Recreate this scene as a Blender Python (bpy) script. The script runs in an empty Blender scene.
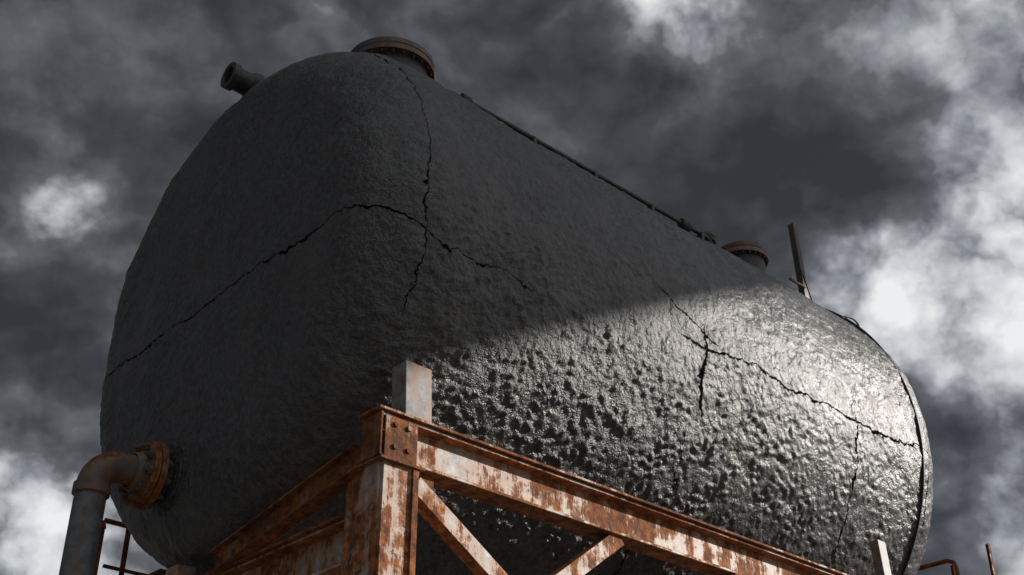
import bpy, bmesh, math
from mathutils import Vector, Matrix, noise as mn
S=2.83; CH=1.5
def P(x,y,z): return Vector((x*S,y*S,z*S+CH))
scene=bpy.context.scene
COL=scene.collection
SUN=Vector((.82,-.57,.397)).normalized()

# ---------------------------------------------------------------- node helper
class NT:
    def __init__(s,nt): s.nt=nt; s.n=nt.nodes; s.l=nt.links
    def put(s,inp,v):
        if v is None: return
        if isinstance(v,bpy.types.NodeSocket): s.l.new(v,inp)
        else: inp.default_value=v
    def m(s,op,a,b=None,c=None,clamp=False):
        n=s.n.new('ShaderNodeMath'); n.operation=op; n.use_clamp=clamp
        s.put(n.inputs[0],a); s.put(n.inputs[1],b); s.put(n.inputs[2],c); return n.outputs[0]
    def vm(s,op,a,b=None,out=0):
        n=s.n.new('ShaderNodeVectorMath'); n.operation=op
        s.put(n.inputs[0],a)
        if op=='SCALE': s.put(n.inputs[3],b)
        else: s.put(n.inputs[1],b)
        return n.outputs[out]
    def noise(s,vec,scale,detail=4,rough=.5,dist=0,col=False,lac=2.0):
        n=s.n.new('ShaderNodeTexNoise'); s.put(n.inputs['Vector'],vec)
        n.inputs['Scale'].default_value=scale; n.inputs['Detail'].default_value=detail
        n.inputs['Roughness'].default_value=rough; n.inputs['Distortion'].default_value=dist
        n.inputs['Lacunarity'].default_value=lac
        return n.outputs['Color' if col else 'Fac']
    def mr(s,v,a,b,c=0.0,d=1.0,smooth=True):
        n=s.n.new('ShaderNodeMapRange'); n.interpolation_type='SMOOTHSTEP' if smooth else 'LINEAR'
        n.clamp=True
        s.put(n.inputs[0],v); s.put(n.inputs[1],a); s.put(n.inputs[2],b); s.put(n.inputs[3],c); s.put(n.inputs[4],d)
        return n.outputs[0]
    def mix(s,f,a,b,bt='MIX'):
        n=s.n.new('ShaderNodeMix'); n.data_type='RGBA'; n.blend_type=bt
        s.put(n.inputs[0],f)
        for i,v in ((6,a),(7,b)):
            if isinstance(v,tuple) and len(v)==3: v=(*v,1)
            s.put(n.inputs[i],v)
        return n.outputs[2]
    def ramp(s,f,stops):
        n=s.n.new('ShaderNodeValToRGB'); s.put(n.inputs[0],f); e=n.color_ramp.elements
        while len(e)<len(stops): e.new(.5)
        for el,(p,c) in zip(e,stops): el.position=p; el.color=(*c,1) if len(c)==3 else c
        return n.outputs[0]
    def sep(s,v):
        n=s.n.new('ShaderNodeSeparateXYZ'); s.put(n.inputs[0],v); return n.outputs
    def bump(s,h,dist=1.0,strength=1.0,normal=None):
        n=s.n.new('ShaderNodeBump'); n.inputs['Strength'].default_value=strength; n.inputs['Distance'].default_value=dist
        s.put(n.inputs['Height'],h)
        if normal is not None: s.put(n.inputs['Normal'],normal)
        return n.outputs[0]
    def coord(s,name='Object'):
        return s.n.new('ShaderNodeTexCoord').outputs[name]
def newmat(name):
    m=bpy.data.materials.new(name); m.use_nodes=True
    t=NT(m.node_tree); b=m.node_tree.nodes['Principled BSDF']
    return m,t,b

# ---------------------------------------------------------------- materials
def tank_material():
    m,t,b=newmat('bitumen_coating')
    p=t.coord(); q=t.vm('SCALE',t.vm('SUBTRACT',p,(0,0,CH)),1/S)
    X,Y,Z=t.sep(q)[0:3]
    nA=t.m('SUBTRACT',t.noise(p,1.9,1,.55),.5)
    nBr=t.noise(p,9,4,.68)
    nB=t.m('SUBTRACT',nBr,.5)
    wob=t.m('ADD',t.m('MULTIPLY',nA,.07),t.m('MULTIPLY',nB,.055))
    wid=t.m('ADD',.90,t.m('ADD',t.m('MULTIPLY',nA,1.5),t.m('MULTIPLY',nB,2.0)))
    def crack(coordv,c0,rng,w,wm=1.0):
        d=t.m('ABSOLUTE',t.m('ADD',t.m('SUBTRACT',coordv,c0),t.m('MULTIPLY',wob,wm)))
        ww=t.m('MULTIPLY',t.m('MULTIPLY',wid,rng),w)
        return t.m('MULTIPLY',t.m('SUBTRACT',ww,d),1/.0013,clamp=True)
    def band(v,a,b2,s1=.04,s2=.04):
        return t.m('MULTIPLY',t.mr(v,a-s1,a),t.mr(v,b2,b2+s2,1.0,0.0))
    z1=t.m('SUBTRACT',1.160,t.mr(X,.97,1.10,0,.062))
    front=t.mr(Y,1.80,1.87,1.0,0.0)
    slant=t.m('ADD',Z,t.m('MULTIPLY',X,.35))
    cs=[crack(Z,z1,t.mr(X,1.23,1.33,1.0,0.0),.0025,.6),
        crack(Z,1.155,t.m('MULTIPLY',band(X,1.70,2.8),front),.0034,.8),
        crack(X,1.045,t.m('MULTIPLY',t.m('MULTIPLY',band(Z,1.00,1.8),front),.9),.0023,.6),
        crack(X,1.755,t.m('MULTIPLY',band(Z,1.03,1.17),front),.0042,.8),
        crack(X,2.26,t.m('MULTIPLY',band(Z,.90,1.14),front),.0034,.7),
        crack(X,1.72,t.m('MULTIPLY',band(Z,.74,.96),t.m('MULTIPLY',front,.8)),.0044,1.4),
        crack(slant,1.80,t.m('MULTIPLY',band(X,1.60,1.76),front),.0025,.8),
        crack(X,2.55,t.m('MULTIPLY',band(Z,.98,1.16),front),.0026,.7)]
    core=cs[0]
    for c in cs[1:]: core=t.m('MAXIMUM',core,c)
    fine=t.noise(p,34,3,.72)
    smoothR=t.mr(X,1.3,2.2,1.0,.45)
    h=t.m('MULTIPLY',nBr,.012)
    h=t.m('ADD',h,t.m('MULTIPLY',t.m('MULTIPLY',fine,smoothR),.018))
    h=t.m('SUBTRACT',h,t.m('MULTIPLY',core,.012))
    nrm=t.bump(h)
    c1=t.ramp(t.noise(p,2.2,5,.6),[(.3,(.022,.023,.026)),(.55,(.038,.039,.043)),(.75,(.068,.068,.071))])
    c2=t.mix(t.mr(fine,.40,.62,0,.75),c1,(.082,.081,.082))
    dust=t.mr(t.noise(t.vm('MULTIPLY',p,(3,3,.8)),1.3,4,.6),.5,.75,0,.35)
    c3=t.mix(dust,c2,(.125,.119,.108))
    c4=t.mix(t.m('MULTIPLY',core,.97),c3,(.004,.004,.004))
    t.put(b.inputs['Base Color'],c4)
    t.put(b.inputs['Roughness'],t.m('ADD',t.mr(nBr,.3,.7,.37,.53),t.m('MULTIPLY',core,.4)))
    t.put(b.inputs['Specular IOR Level'],t.m('MULTIPLY',t.m('SUBTRACT',1.0,core),.62))
    t.put(b.inputs['Normal'],nrm)
    return m

def rust_material(name,paint=(.50,.49,.46),amount=.5,dk=.6,lum=1.0,stn=.7):
    m,t,b=newmat(name)
    p=t.coord(); g=t.n.new('ShaderNodeNewGeometry')
    N=g.outputs['Normal']; nz=t.m('ABSOLUTE',t.sep(N)[2])
    n1=t.noise(p,2.6,6,.62); n2=t.noise(p,16,4,.7)
    st=t.noise(t.vm('MULTIPLY',p,(14,14,1.3)),1.0,4,.65)
    f=t.m('ADD',t.m('MULTIPLY',n1,.52),t.m('ADD',t.m('MULTIPLY',n2,.25),t.m('MULTIPLY',st,.40)))
    f=t.m('ADD',f,t.m('MULTIPLY',nz,.12))
    th=.715-.26*amount
    mask=t.mr(f,th,th+.06)
    stain=t.mr(f,th-.12,th+.02)
    L=lambda c: tuple(x*lum for x in c)
    rust=t.ramp(t.noise(p,22,4,.7),[(.25,L((.045,.015,.007))),(.42,L((.16,.050,.016))),(.58,L((.36,.12,.030))),(.78,L((.52,.23,.070)))])
    dark=t.mr(n1,.45,.62)
    rust=t.mix(t.m('MULTIPLY',dark,dk),rust,L((.055,.024,.014)))
    pc=t.mix(t.mr(n2,.35,.7),paint,tuple(c*.42 for c in paint))
    pc=t.mix(t.m('MULTIPLY',stain,stn),pc,L((.36,.16,.06)))
    t.put(b.inputs['Base Color'],t.mix(mask,pc,rust))
    t.put(b.inputs['Roughness'],t.mr(mask,0,1,.55,.92))
    h=t.m('ADD',t.m('MULTIPLY',mask,t.m('MULTIPLY',t.noise(p,60,2,.7),.006)),t.m('MULTIPLY',n2,.002))
    t.put(b.inputs['Normal'],t.bump(h,1.0,.8))
    return m

def plain_mat(name,c,rough=.6,var=.4,scale=8,bumpd=.003):
    m,t,b=newmat(name); p=t.coord()
    n=t.noise(p,scale,5,.65)
    t.put(b.inputs['Base Color'],t.mix(t.mr(n,.3,.7),tuple(x*(1-var) for x in c),tuple(min(1,x*(1+var)) for x in c)))
    b.inputs['Roughness'].default_value=rough
    t.put(b.inputs['Normal'],t.bump(t.m('MULTIPLY',t.noise(p,scale*6,2,.6),bumpd)))
    return m

M_tank=tank_material()
M_frame=rust_material('rusted_white_paint',(.45,.455,.44),.53,.35)
M_rust=rust_material('heavy_rust',(.16,.14,.12),.80,.6,.75)
M_rim=rust_material('rusted_rim',(.07,.07,.075),.22,.8,.6)
M_pipe=rust_material('weathered_pipe_paint',(.14,.155,.17),.10,.6,.8,.4)
M_elbow=rust_material('rusty_elbow',(.11,.10,.095),.34,.7,.6,.6)
M_black=plain_mat('black_paint',(.035,.036,.040),.55,.4,14,.004)
M_hole=plain_mat('dark_bore',(.01,.01,.01),.8)
M_plate=rust_material('saddle_steel',(.24,.24,.235),.30)

# ---------------------------------------------------------------- mesh helpers
def mkobj(name,bm,mat,parent=None,smooth=False,bevel=0):
    me=bpy.data.meshes.new(name); bmesh.ops.recalc_face_normals(bm,faces=bm.faces[:]); bm.to_mesh(me); bm.free()
    ob=bpy.data.objects.new(name,me); COL.objects.link(ob); me.materials.append(mat)
    if smooth:
        for f in me.polygons: f.use_smooth=True
    if bevel:
        md=ob.modifiers.new('bevel','BEVEL'); md.width=bevel; md.segments=2; md.limit_method='ANGLE'; md.angle_limit=math.radians(40)
    if parent: ob.parent=parent
    return ob
def empty(name):
    e=bpy.data.objects.new(name,None); COL.objects.link(e); return e
def basis(d,up=Vector((0,0,1))):
    d=d.normalized(); 
    if abs(d.dot(up))>.99: up=Vector((1,0,0))
    s=d.cross(up).normalized(); u=s.cross(d).normalized(); return d,s,u
def extrude(name,p0,p1,prof,mat,parent=None,up=Vector((0,0,1)),bevel=.004,bm=None):
    own=bm is None
    if own: bm=bmesh.new()
    d,s,u=basis(p1-p0,up)
    A=[bm.verts.new(p0+s*a+u*b) for a,b in prof]; B=[bm.verts.new(p1+s*a+u*b) for a,b in prof]
    n=len(prof)
    bm.faces.new(A); bm.faces.new(B[::-1])
    for i in range(n): bm.faces.new((A[i],B[i],B[(i+1)%n],A[(i+1)%n]))
    if own: return mkobj(name,bm,mat,parent,bevel=bevel)
def iprof(h,w,tf=.014,tw=.010):
    return [(-w/2,-h/2),(w/2,-h/2),(w/2,-h/2+tf),(tw/2,-h/2+tf),(tw/2,h/2-tf),(w/2,h/2-tf),(w/2,h/2),(-w/2,h/2),(-w/2,h/2-tf),(-tw/2,h/2-tf),(-tw/2,-h/2+tf),(-w/2,-h/2+tf)]
def rprof(h,w): return [(-w/2,-h/2),(w/2,-h/2),(w/2,h/2),(-w/2,h/2)]
def lprof(a,t=.01): return [(0,0),(a,0),(a,t),(t,t),(t,a),(0,a)]
def revolve(name,origin,axis,prof,mat,parent=None,seg=64,smooth=True,bevel=0,bm=None,up=Vector((0,0,1))):
    own=bm is None
    if own: bm=bmesh.new()
    d,s,u=basis(axis,up); rings=[]
    for t_,r in prof:
        c=origin+d*t_
        if r<1e-6: rings.append([bm.verts.new(c)])
        else: rings.append([bm.verts.new(c+(s*math.cos(2*math.pi*k/seg)+u*math.sin(2*math.pi*k/seg))*r) for k in range(seg)])
    for a,b_ in zip(rings,rings[1:]):
        for k in range(seg):
            k2=(k+1)%seg
            if len(a)==1 and len(b_)==1: continue
            if len(a)==1: bm.faces.new((a[0],b_[k],b_[k2]))
            elif len(b_)==1: bm.faces.new((a[k],b_[0],a[k2]))
            else: bm.faces.new((a[k],b_[k],b_[k2],a[k2]))
    if own:
        ob=mkobj(name,bm,mat,parent,smooth=smooth)
        if smooth:
            md=ob.modifiers.new('es','EDGE_SPLIT'); md.split_angle=math.radians(35)
        return ob
def tube(name,pts,r,mat,parent=None,seg=24):
    bm=bmesh.new(); rings=[]
    prevs=None
    for i,p in enumerate(pts):
        d=(pts[min(i+1,len(pts)-1)]-pts[max(i-1,0)]).normalized()
        if prevs is None: _,s,u=basis(d)
        else:
            s=(prevs-d*prevs.dot(d)).normalized(); u=s.cross(d)
        prevs=s
        rings.append([bm.verts.new(p+(s*math.cos(2*math.pi*k/seg)+u*math.sin(2*math.pi*k/seg))*r) for k in range(seg)])
    for a,b_ in zip(rings,rings[1:]):
        for k in range(seg): bm.faces.new((a[k],b_[k],b_[(k+1)%seg],a[(k+1)%seg]))
    bm.faces.new(rings[0][::-1]); bm.faces.new(rings[-1])
    ob=mkobj(name,bm,mat,parent,smooth=True)
    md=ob.modifiers.new('es','EDGE_SPLIT'); md.split_angle=math.radians(50)
    return ob
def bolts(name,origin,axis,rc,n,rb,h,mat,parent,phase=0.2):
    bm=bmesh.new(); d,s,u=basis(axis)
    for k in range(n):
        a=2*math.pi*k/n+phase
        c=origin+(s*math.cos(a)+u*math.sin(a))*rc
        revolve('',c,d,[(0,0),(0,rb),(h,rb),(h,rb*.55),(h*1.7,rb*.5),(h*1.7,0)],mat,seg=6,bm=bm)
    return mkobj(name,bm,mat,parent)
def sst(x,a,b):
    t_=max(0,min(1,(x-a)/(b-a))); return t_*t_*(3-2*t_)

# ---------------------------------------------------------------- tank body
tank=empty('storage_tank')
CY,CZ,R=1.87,1.2,.53
x0,kx0,kr=.950,.155,.125
x1,xe=2.52,2.70
prof=[]
n=54
for i in range(n):
    r=(R-kr)*i/n; prof.append((x0-.010*(1-(r/(R-kr))**2),r))
n=38
for i in range(n+1):
    a=math.pi/2*i/n; prof.append((x0+kx0*(1-math.cos(a)),R-kr+kr*math.sin(a)))
n=360
for i in range(1,n+1): prof.append((x0+kx0+(x1-x0-kx0)*i/n,R))
n=40
for i in range(1,n+1):
    a=math.pi/2*i/n; prof.append((x1+(xe-x1)*math.sin(a),R-.20*(1-math.cos(a))))
n=16
for i in range(1,n+1):
    r=(R-.20)*(1-i/n); prof.append((xe+.03*(1-(r/(R-.20))**2),r))
bm=bmesh.new()
revolve('',P(0,CY,CZ),Vector((1,0,0)),[(a*S,b*S) for a,b in prof],M_tank,seg=860,bm=bm)
c0=P(0,CY,CZ)
for v in bm.verts:      # the old shell is out of round at the near head
    dy=v.co.y-c0.y; dz=v.co.z-c0.z; r=math.hypot(dy,dz)
    if r<1e-4: continue
    x=v.co.x/S; fx=1-sst(x,1.0,1.9)
    a=math.atan2(dz,dy)
    k=0
    if 0<a<math.pi/2: k=.098*math.sin(2*a)**1.4+.032*math.sin(a)**6-.012*math.cos(a)**8
    elif a>=math.pi/2: k=.015*math.sin(2*(a-math.pi/2))**2+.032*math.sin(a)**14
    elif -math.pi/2<a<=0: k=-.018*math.sin(-2*a)**2-.012*math.cos(a)**8
    k*=fx*min(1,r/(R*S))
    v.co.y+=dy*k; v.co.z+=dz*k
bmesh.ops.recalc_face_normals(bm,faces=bm.faces[:]); bm.normal_update()
for v in bm.verts:
    c=v.co
    x=c.x/S; z=(c.z-CH)/S
    h=mn.fractal(c*1.1,1.0,2.0,2)*.018
    h+=mn.fractal(c*5.0,.6,2.0,4)*.0080
    if c.y/S<2.2 or x<1.1:
        reg=(1-sst(z,.94,1.28)*.78)*(1-sst(x,1.6,2.5)*.62)*(.25+.75*sst(x,.97,1.12))
        w_=Vector(mn.noise_vector(c*7))*.045+Vector(mn.noise_vector(c*26))*.010
        sc=1+.35*mn.noise(c*1.7)
        d1=mn.voronoi((c+w_)*23)[0][0]*sc
        dome=max(0,1-(d1/.58)**2)
        gate=.25+.75*sst(mn.noise(c*6.0+Vector((7,3,1))),-.34,.18)
        h+=dome*gate*.0180*(reg+.06)
        d2=mn.voronoi((c+w_*.8)*40+Vector((3,3,3)))[0][0]
        g2_=.3+.7*sst(mn.noise(c*8+Vector((2,2,8))),-.3,.3)
        h+=max(0,1-(d2/.6)**2)*.0070*(reg+.25)*g2_
        pit=sst(mn.noise(c*19+Vector((1,9,4))),.34,.62)
        h-=pit*.006*(.5+.5*reg)
    v.co=c+v.normal*h
body=mkobj('tank_body',bm,M_tank,tank,smooth=True)

bm=bmesh.new()
revolve('',P(x1,CY,CZ),Vector((1,0,0)),[(-.006,R*S-.01),(-.006,R*S+.015),(.004,R*S+.015),(.004,R*S-.01)],M_black,seg=200,bm=bm)
mkobj('end_hoop',bm,M_black,tank)

def manhole(nm,x,y,ztop,r,mat_rim):
    o=P(x,y,1.60); H=(ztop-1.60)*S; r*=S
    revolve(nm+'_neck',o,Vector((0,0,1)),[(0,r*.86),(H-.05,r*.86)],M_black,tank)
    revolve(nm+'_rim',o+Vector((0,0,H-.07)),Vector((0,0,1)),[(0,r*.80),(0,r),(.03,r*1.0),(.035,r*.985),(.042,r*.985),(.046,r),(.078,r),(.085,r*.96),(.09,r*.5),(.10,0)],mat_rim,tank,seg=80)
    bolts(nm+'_bolts',o+Vector((0,0,H-.07)),Vector((0,0,-1)),r*.93,24,.009,.012,mat_rim,tank)
manhole('manhole',1.205,1.70,1.778,.094,M_rim)
manhole('rear_manhole',2.40,1.70,1.806,.072,M_rim)
tube('vent_cap_neck',[P(2.0,1.51,1.54),P(2.0,1.51,1.60)],.035,M_black,tank)
revolve('vent_cap',P(2.0,1.51,1.590),Vector((0,0,1)),[(-.02,.02),(-.02,.065),(.01,.075),(.035,.06),(.055,.03),(.06,0)],M_black,tank,seg=32)
o=P(1.045,1.918,1.742)
revolve('vent_stub',o,Vector((-1,0,0)),[(0,.072),(.25,.072),(.25,.086),(.295,.086),(.295,.057),(.18,.05),(.18,0)],M_black,tank,seg=48)
revolve('vent_stub_collar',o,Vector((-1,0,0)),[(.10,.072),(.10,.094),(.14,.089),(.16,.072)],M_black,tank,seg=48)
yc_,zc_=1.485,1.576
tube('top_conduit',[P(1.22,yc_,zc_-.03),P(1.232,yc_,zc_-.006),P(1.25,yc_,zc_),P(1.97,yc_,zc_),P(1.985,yc_,zc_-.01),P(1.99,yc_,zc_-.03)],.014,M_black,tank,12)
for i,xx in enumerate((1.25,1.42,1.60,1.78,1.95)):
    extrude('conduit_clip_%d'%i,P(xx-.005,yc_,zc_-.012),P(xx+.005,yc_,zc_-.012),rprof(.080,.04),M_black,tank,bevel=.006)
revolve('conduit_fitting',P(1.225,yc_,zc_),Vector((1,0,0)),[(0,0),(0,.028),(.06,.028),(.06,0)],M_black,tank,seg=24)
revolve('conduit_valve',P(1.88,yc_,zc_),Vector((1,0,0)),[(0,0),(0,.03),(.05,.038),(.09,.03),(.09,0)],M_black,tank,seg=24)
extrude('mast',P(2.375,1.50,1.55),P(2.362,1.50,1.80),lprof(.048,.008),M_rim,tank,up=Vector((1,0,0)),bevel=.002)
tube('mast_arm',[P(2.375,1.50,1.61),P(2.30,1.49,1.60)],.011,M_rim,tank,10)
tube('mast_stay',[P(2.37,1.50,1.66),P(2.41,1.50,1.56)],.006,M_rim,tank,8)
hp=[]
for i in range(13):
    a=math.pi*i/12; c=P(2.51,1.47,1.54)
    hp.append(c+Vector((math.cos(a)*.11,0,0))+Vector((0,-.60,.70)).normalized()*(math.sin(a)*.05))
tube('lifting_handle',hp,.008,M_black,tank,10)

# ---------------------------------------------------------------- outlet pipe
outl=empty('outlet_pipe')
py,pz=1.950,.838
o=P(1.02,py,pz); AX=Vector((-1,0,0))
revolve('nozzle_neck',o,AX,[(0,.125),(.19,.120)],M_black,outl)
def flange(nm,off,r,th,mat):
    revolve(nm,P(1.02,py,pz)+AX*off,AX,[(0,.05),(0,r),(th*.12,r+.003),(th*.88,r+.003),(th,r),(th,.05)],mat,outl,seg=72)
revolve('nozzle_pad',P(.955,py,pz)+AX*-.03,AX,[(0,.19),(.055,.18),(.06,.12)],M_tank,outl,seg=72)
flange('tank_flange',.265,.168,.032,M_rust)
flange('pipe_flange',.303,.168,.032,M_rust)
revolve('gasket',P(1.02,py,pz)+AX*.295,AX,[(0,.14),(.012,.14)],M_hole,outl)
bolts('flange_bolts',P(1.02,py,pz)+AX*.335,AX,.136,10,.021,.024,M_rim,outl)
bolts('flange_nuts',P(1.02,py,pz)+AX*.265,-AX,.136,10,.021,.024,M_rim,outl)
revolve('nozzle_neck_out',P(1.02,py,pz),AX,[(.15,.12),(.27,.11)],M_black,outl)
revolve('flange_hub',P(1.02,py,pz)+AX*.334,AX,[(0,.115),(.03,.10),(.05,.084)],M_elbow,outl)
xv=.822; pr=.078; er=.135
pts=[P(1.02,py,pz)+AX*.32]
cx=xv*S+er
for i in range(15):
    a=math.pi/2*i/14
    pts.append(Vector((cx-math.sin(a)*er, py*S, pz*S+CH-er+math.cos(a)*er)))
tube('elbow',pts,pr,M_elbow,outl,40)
ze=pz*S+CH-er
tube('riser',[Vector((xv*S,py*S,ze)),Vector((xv*S,py*S,.10))],pr*.97,M_pipe,outl,40)
revolve('riser_collar',Vector((xv*S,py*S,ze)),Vector((0,0,-1)),[(-.01,pr*.98),(-.01,pr+.010),(.04,pr+.010),(.05,pr*.96)],M_elbow,outl)
revolve('riser_foot',Vector((xv*S,py*S,.0)),Vector((0,0,1)),[(0.005,.17),(.03,.17),(.03,.09),(.12,.085)],M_rust,outl)

# ---------------------------------------------------------------- support frame
fr=empty('support_frame')
zt=.782; bh=.070*S; bw=.12
yF,yB=1.36,2.30
zb=zt*S+CH-bh/2
for k,(yy,sg,xa) in enumerate(((yF,1,1.0),(yB,-1,1.14))):
    xb=3.06
    yc=yy*S+sg*bw/2
    extrude('long_beam_%d'%k,Vector((xa*S-.03,yc,zb)),Vector((xb*S,yc,zb)),iprof(bh,bw,.016,.012),M_frame,fr)
    extrude('top_strip_%d'%k,Vector((xa*S-.06,yc-sg*.004,zt*S+CH+.0085)),Vector((xb*S,yc-sg*.004,zt*S+CH+.0085)),rprof(.013,bw+.03),M_rust,fr,bevel=.002)
    for j,xx in enumerate((xa,1.80,2.32,3.0)):
        xl=xx*S
        ztop=zt*S+CH-bh-.002
        cp=[(0,.02),(.012,.02),(.012,0),(.165,0),(.165,.24),(.012,.24),(.012,.235),(0,.235)]
        bm=bmesh.new()
        bot=[];top=[]
        for a,b_ in cp:
            bot.append(bm.verts.new((xl+a-.02,yy*S+sg*(b_+.004),.02))); top.append(bm.verts.new((xl+a-.02,yy*S+sg*(b_+.004),ztop)))
        bm.faces.new(bot); bm.faces.new(top[::-1])
        for i in range(len(cp)): 
            i2=(i+1)%len(cp); bm.faces.new((bot[i],top[i],top[i2],bot[i2]))
        mkobj('column_%d_%d'%(k,j),bm,M_frame,fr,bevel=.004)
        extrude('column_lip_%d_%d'%(k,j),Vector((xl+.15,yy*S-sg*.004,.02)),Vector((xl+.15,yy*S-sg*.004,ztop-.02)),rprof(.014,.03),M_rust,fr,up=Vector((0,1,0)),bevel=.002)
        extrude('cap_plate_%d_%d'%(k,j),Vector((xl-.04,yy*S+sg*.115,ztop-.008)),Vector((xl+.19,yy*S+sg*.115,ztop-.008)),rprof(.014,.27),M_rust,fr,bevel=.002)
        extrude('base_plate_%d_%d'%(k,j),Vector((xl-.1,yy*S+sg*.12,.016)),Vector((xl+.24,yy*S+sg*.12,.016)),rprof(.024,.36),M_rust,fr,bevel=.002)
xa=1.0
extrude('corner_plate',Vector((xa*S-.02,yF*S-.006,zb-.01)),Vector((xa*S+.15,yF*S-.006,zb-.01)),rprof(bh-.01,.010),M_rust,fr,bevel=.002)
extrude('beam_end_plate',Vector((xa*S-.042,yF*S+.06,zb)),Vector((xa*S-.032,yF*S+.06,zb)),rprof(bh-.004,.135),M_rust,fr,bevel=.002)
bm=bmesh.new()
for dx in (.03,.10):
    for dz in (-.05,.05):
        revolve('',Vector((xa*S+dx,yF*S-.011,zb+dz)),Vector((0,-1,0)),[(0,0),(0,.012),(.010,.012),(.010,0)],M_rust,seg=6,bm=bm)
mkobj('corner_bolts',bm,M_rust,fr)
for j,xx in enumerate((1.0,1.80,2.32,3.0)):
    xc=xx*S+.075; h2=.20
    z2=.640*S+CH-h2/2
    yA=yF*S+.25
    extrude('cross_beam_%d'%j,Vector((xc-.03,yA,z2)),Vector((xc-.03,yB*S-.25,z2)),iprof(h2,.13,.015,.012),M_frame,fr)
    extrude('cross_beam_flange_%d'%j,Vector((xc-.03,yA+.001,z2+h2/2+.008)),Vector((xc-.03,yB*S-.251,z2+h2/2+.008)),rprof(.012,.17),M_rust,fr,bevel=.002)
extrude('end_bearer',Vector((xa*S-.03,yF*S+.13,.722*S+CH)),Vector((xa*S-.03,1.80*S,.655*S+CH)),iprof(.12,.08,.01,.01),M_rust,fr)
extrude('centre_stub',Vector((xa*S+.02,1.95*S,.64*S+CH-.2)),Vector((xa*S+.02,1.95*S,.69*S+CH)),rprof(.12,.10),M_frame,fr,up=Vector((0,1,0)))
def saddle(nm,xx,w,dpt,hh,yy,sg):
    z0=zt*S+CH+.016
    extrude(nm,Vector((xx*S,yy*S+sg*(.02+dpt/2),z0)),Vector((xx*S,yy*S+sg*(.035+dpt/2),z0+hh)),rprof(dpt,w),M_plate,fr,up=Vector((0,1,0)),bevel=.004)
    extrude(nm+'_foot',Vector((xx*S-w/2-.03,yy*S+sg*(.025+dpt/2),z0+.006)),Vector((xx*S+w/2+.03,yy*S+sg*(.025+dpt/2),z0+.006)),rprof(.012,dpt+.03),M_rust,fr,bevel=.002)
saddle('saddle_near',1.062,.145,.10,.28,yF,1)
saddle('saddle_near_back',1.20,.145,.10,.30,yB,-1)
saddle('saddle_far',2.335,.085,.06,.33,yF,1)
saddle('saddle_far_back',2.335,.085,.06,.31,yB,-1)
def brace(nm,xA,zA,xB,zB,y):
    extrude(nm,Vector((xA*S,y,zA*S+CH)),Vector((xB*S,y,zB*S+CH)),[(-.040,0),(.040,0),(.040,.01),(-.030,.01),(-.030,.07),(-.040,.07)],M_frame,fr,up=Vector((0,1,0)),bevel=.002)
for k,y in enumerate((yF*S+.03,yB*S-.11)):
    brace('brace_a_%d'%k,1.065,.692,1.283,.555,y)
    brace('brace_b_%d'%k,1.50,.712,1.283,.550,y-.012)
    brace('brace_c_%d'%k,1.86,.705,2.08,.555,y)
    brace('brace_d_%d'%k,2.30,.705,2.08,.555,y-.012)
    for xn in (1.283,2.08):
        extrude('brace_node_%.1f_%d'%(xn,k),Vector(((xn-.06)*S,y+.026,.54*S+CH)),Vector(((xn+.06)*S,y+.026,.54*S+CH)),rprof(.2,.01),M_frame,fr)
    extrude('tie_beam_%d'%k,Vector((1.06*S,y+.08,.50*S+CH)),Vector((3.0*S,y+.08,.50*S+CH)),iprof(.12,.07,.01,.008),M_frame,fr)
extrude('gusset',Vector((1.058*S,yF*S+.042,.695*S+CH)),Vector((1.10*S,yF*S+.042,.695*S+CH)),rprof(.09,.010),M_rust,fr,bevel=.002)

# ---------------------------------------------------------------- guardrails
gr=empty('guardrail')
yr=2.50
tube('top_rail',[P(1.096,yr,.93),P(1.096,yr,.948),P(1.75,yr,.948),P(3.05,yr,.948)],.016,M_rust,gr,12)
tube('mid_rail',[P(1.11,yr,.85),P(3.05,yr,.85)],.012,M_rust,gr,12)
for i,xx in enumerate((1.10,1.16,1.7,2.3,3.0)):
    extrude('post_%d'%i,P(xx,yr,.66),P(xx,yr,.948),lprof(.035,.007),M_rust,gr,up=Vector((0,1,0)),bevel=.002)
extrude('walkway_plank',P(1.08,yr-.03,.655),P(3.06,yr-.03,.655),rprof(.03,.32),M_rust,gr,bevel=.003)
for i,xx in enumerate((1.16,1.80,2.32,3.0)):
    extrude('walkway_bracket_%d'%i,P(xx,yB-.02,.640),P(xx,yr+.03,.640),rprof(.05,.05),M_rust,gr,bevel=.003)
g2=empty('platform_rail')
xr=2.80
tube('end_rail',[P(xr,1.455,.86),P(xr,1.455,.965),P(xr,1.46,.982),P(xr,1.475,.989),P(xr,2.3,.989)],.016,M_rust,g2,12)
tube('end_mid_rail',[P(xr,1.455,.88),P(xr,2.3,.88)],.013,M_rust,g2,12)
for i,yy in enumerate((1.455,1.87,2.3)):
    extrude('end_post_%d'%i,P(xr,yy,.79),P(xr,yy,.975),lprof(.04,.007),M_rust,g2,up=Vector((0,1,0)),bevel=.002)
extrude('loose_post',P(3.02,1.465,.79),P(3.0,1.455,1.075),lprof(.035,.007),M_rust,g2,up=Vector((0,1,0)),bevel=.002)
extrude('end_deck',P(2.76,1.83,.795),P(3.06,1.83,.795),rprof(.03,2.5),M_rust,g2,bevel=.003)

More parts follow.
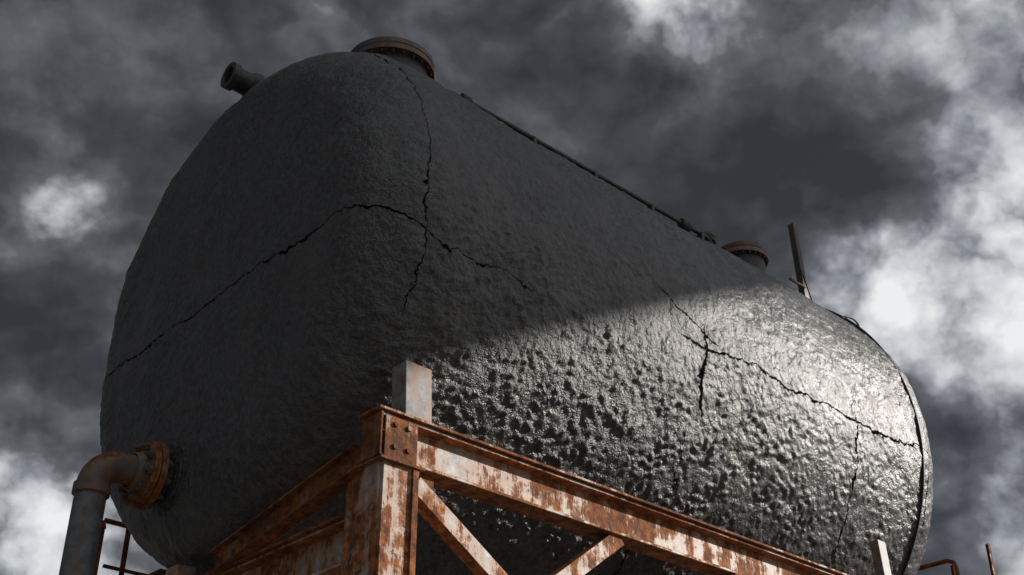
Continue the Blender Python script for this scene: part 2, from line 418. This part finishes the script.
# ---------------------------------------------------------------- inclined blocker, added out of view on the right to shade the tank top
cg=empty('shadow_blocker')
M_clad=plain_mat('blocker_cladding',(.22,.23,.24),.6,.25,3,.002)
A=P(2.318,1.477,1.573)+SUN*14; C=P(1.137,1.415,.928)+SUN*14
d=(A-C).normalized()
g0=C-d*4.5; g1=A+d*5.0
side=Vector((d.y,-d.x,0)).normalized()
if side.y>0: side=-side
W,H=2.4,3.9
bm=bmesh.new()
up=Vector((0,0,1)); N=60
L=(g1-g0).length
prv=None
for i in range(N+1):
    c=g0+d*(L*i/N)
    o=.03 if i%2 else 0
    ring=[bm.verts.new(c-side*o),bm.verts.new(c+side*(W+o)),bm.verts.new(c+side*(W+o)+up*(H-.6)),bm.verts.new(c+side*W/2+up*(H+.0)),bm.verts.new(c-side*o+up*(H-.6))]
    if prv:
        for k in range(5): bm.faces.new((prv[k],ring[k],ring[(k+1)%5],prv[(k+1)%5]))
    else: bm.faces.new(ring)
    prv=ring
bm.faces.new(prv[::-1])
mkobj('blocker_shell',bm,M_clad,cg)
for i,fr_ in enumerate((0.02,.98)):
    c=g0+(g1-g0)*fr_
    for j,o in enumerate((.2,W-.2)):
        b0=c+side*o
        extrude('leg_%d_%d'%(i,j),Vector((b0.x,b0.y-(.8 if j else -.3),0)),b0,iprof(.3,.3,.02,.015),M_frame,cg,up=Vector((1,0,0)))
    for j in range(int(c.z//3)):
        extrude('leg_tie_%d_%d'%(i,j),Vector((c.x,c.y+side.y*.2,2+j*3)),Vector((c.x,c.y+side.y*(W-.2),2+j*3)),rprof(.15,.15),M_frame,cg)

# ---------------------------------------------------------------- ground
bm=bmesh.new()
vs=[bm.verts.new((x,y,0)) for x,y in ((-600,-600),(600,-600),(600,600),(-600,600))]; bm.faces.new(vs)
M_g,t,b=newmat('packed_gravel'); p=t.coord()
t.put(b.inputs['Base Color'],t.mix(t.noise(p,.4,4,.6),(.10,.095,.085),(.22,.21,.19)))
b.inputs['Roughness'].default_value=.95
t.put(b.inputs['Normal'],t.bump(t.m('MULTIPLY',t.noise(p,20,2,.7),.02)))
mkobj('ground',bm,M_g)

# ---------------------------------------------------------------- sky
w=bpy.data.worlds.new('World'); scene.world=w; w.use_nodes=True
t=NT(w.node_tree); bg=w.node_tree.nodes['Background']
sky=t.n.new('ShaderNodeTexSky'); sky.sky_type='NISHITA'; sky.sun_disc=False
sky.sun_elevation=math.asin(SUN.z); sky.sun_rotation=math.atan2(SUN.x,SUN.y)
dirv=t.coord('Generated')
def D(az,el):
    a=math.radians(47.5-az); e=math.radians(el)
    return Vector((math.cos(a)*math.cos(e),math.sin(a)*math.cos(e),math.sin(e)))
wn=t.vm('SUBTRACT',t.noise(dirv,5.5,5,.64,col=True),(.5,.5,.5))
dw=t.vm('ADD',dirv,t.vm('SCALE',wn,.17))
dwn=t.vm('NORMALIZE',dw)
dw2=t.vm('ADD',dirv,t.vm('SCALE',wn,.035))
# breaks (+) and heavy banks (-) in the cloud deck, as compass directions
blobs=[(10.5,42.3,2.5,.62),(19.0,28.3,3.0,.56),(24.0,26.8,3.4,.40),(26.0,32.0,3.2,.58),(-23.0,32.6,2.3,.40),(-21.8,17.8,4.2,.78),(22,16.5,5,.24),(28,40,5,.18),(16,42,5,.14),(24,20.5,3,.14),
       (14.5,35.5,5.5,-.20),(-17,40,8,-.08),(-23,25.5,3.2,-.16),(3,37,5,-.02),
       (82,24,24,1.0),(150,50,35,.7)]
acc=None
for az,el,r,wt in blobs:
    dt=t.vm('DOT_PRODUCT',dwn,tuple(D(az,el)),out=1)
    k=1-math.cos(math.radians(r))
    e=t.m('MULTIPLY',t.m('EXPONENT',t.m('MULTIPLY',t.m('SUBTRACT',dt,1.0),1/k)),wt)
    acc=e if acc is None else t.m('ADD',acc,e)
ps=t.vm('MULTIPLY',dw2,(1,1,1.35))
ld=D(20,70)*.024
def billow(v,scale,det):
    n1=t.noise(v,scale,det,.5)
    return t.m('ABSOLUTE',t.m('MULTIPLY',t.m('SUBTRACT',n1,.5),2.0))
def puffs(v): 
    a=billow(v,5.0,2.0)
    b_=billow(t.vm('ADD',v,(3.1,1.7,.4)),11.0,4.0)
    return t.m('ADD',a,t.m('MULTIPLY',b_,.6))
n_a=puffs(ps); n_b=puffs(t.vm('ADD',ps,tuple(ld)))
relief=t.m('SUBTRACT',n_a,n_b)
body_=t.noise(ps,3.4,8,.58)
detail=t.noise(dw2,20,6,.62)
v=t.m('ADD',.205,t.m('MULTIPLY',t.m('SUBTRACT',body_,.5),1.45))
v=t.m('ADD',v,t.m('MULTIPLY',t.m('SUBTRACT',n_a,.3),.22))
v=t.m('ADD',v,t.m('MULTIPLY',relief,.62))
v=t.m('ADD',v,t.m('MULTIPLY',t.m('SUBTRACT',detail,.5),t.m('ADD',.26,t.m('MULTIPLY',acc,.9))))
v=t.m('ADD',v,t.m('MULTIPLY',acc,t.m('ADD',.80,t.m('MULTIPLY',n_a,1.5))))
cl=t.ramp(v,[(0.0,(.032,.033,.036)),(.2,(.062,.064,.070)),(.38,(.120,.125,.135)),(.52,(.27,.285,.305)),(.74,(.60,.615,.64)),(1.0,(.88,.885,.89))])
gap=t.mr(v,1.6,2.0,0,.5)
skyc=t.vm('SCALE',sky.outputs[0],.10)
col=t.mix(gap,cl,skyc)
col=t.mix(.04,col,skyc)
t.put(bg.inputs['Color'],t.vm('SCALE',col,10.0)); bg.inputs['Strength'].default_value=.1

# ---------------------------------------------------------------- sun, camera
sl=bpy.data.lights.new('sun','SUN'); sl.energy=5.0; sl.angle=math.radians(.7); sl.color=(1,.94,.87)
so=bpy.data.objects.new('sun',sl); COL.objects.link(so); so.rotation_euler=(-SUN).to_track_quat('-Z','Y').to_euler(); so.location=(20,-20,30)
cd=bpy.data.cameras.new('camera'); cam=bpy.data.objects.new('camera',cd); COL.objects.link(cam)
cam.location=(0,0,CH); cam.rotation_euler=(math.radians(90+30.7),0,math.radians(47.5-90))
cd.sensor_width=36; cd.lens=1250/1024*36; cd.clip_end=2000
scene.camera=cam
scene.view_settings.view_transform='Standard'; scene.view_settings.look='None'; scene.view_settings.exposure=0
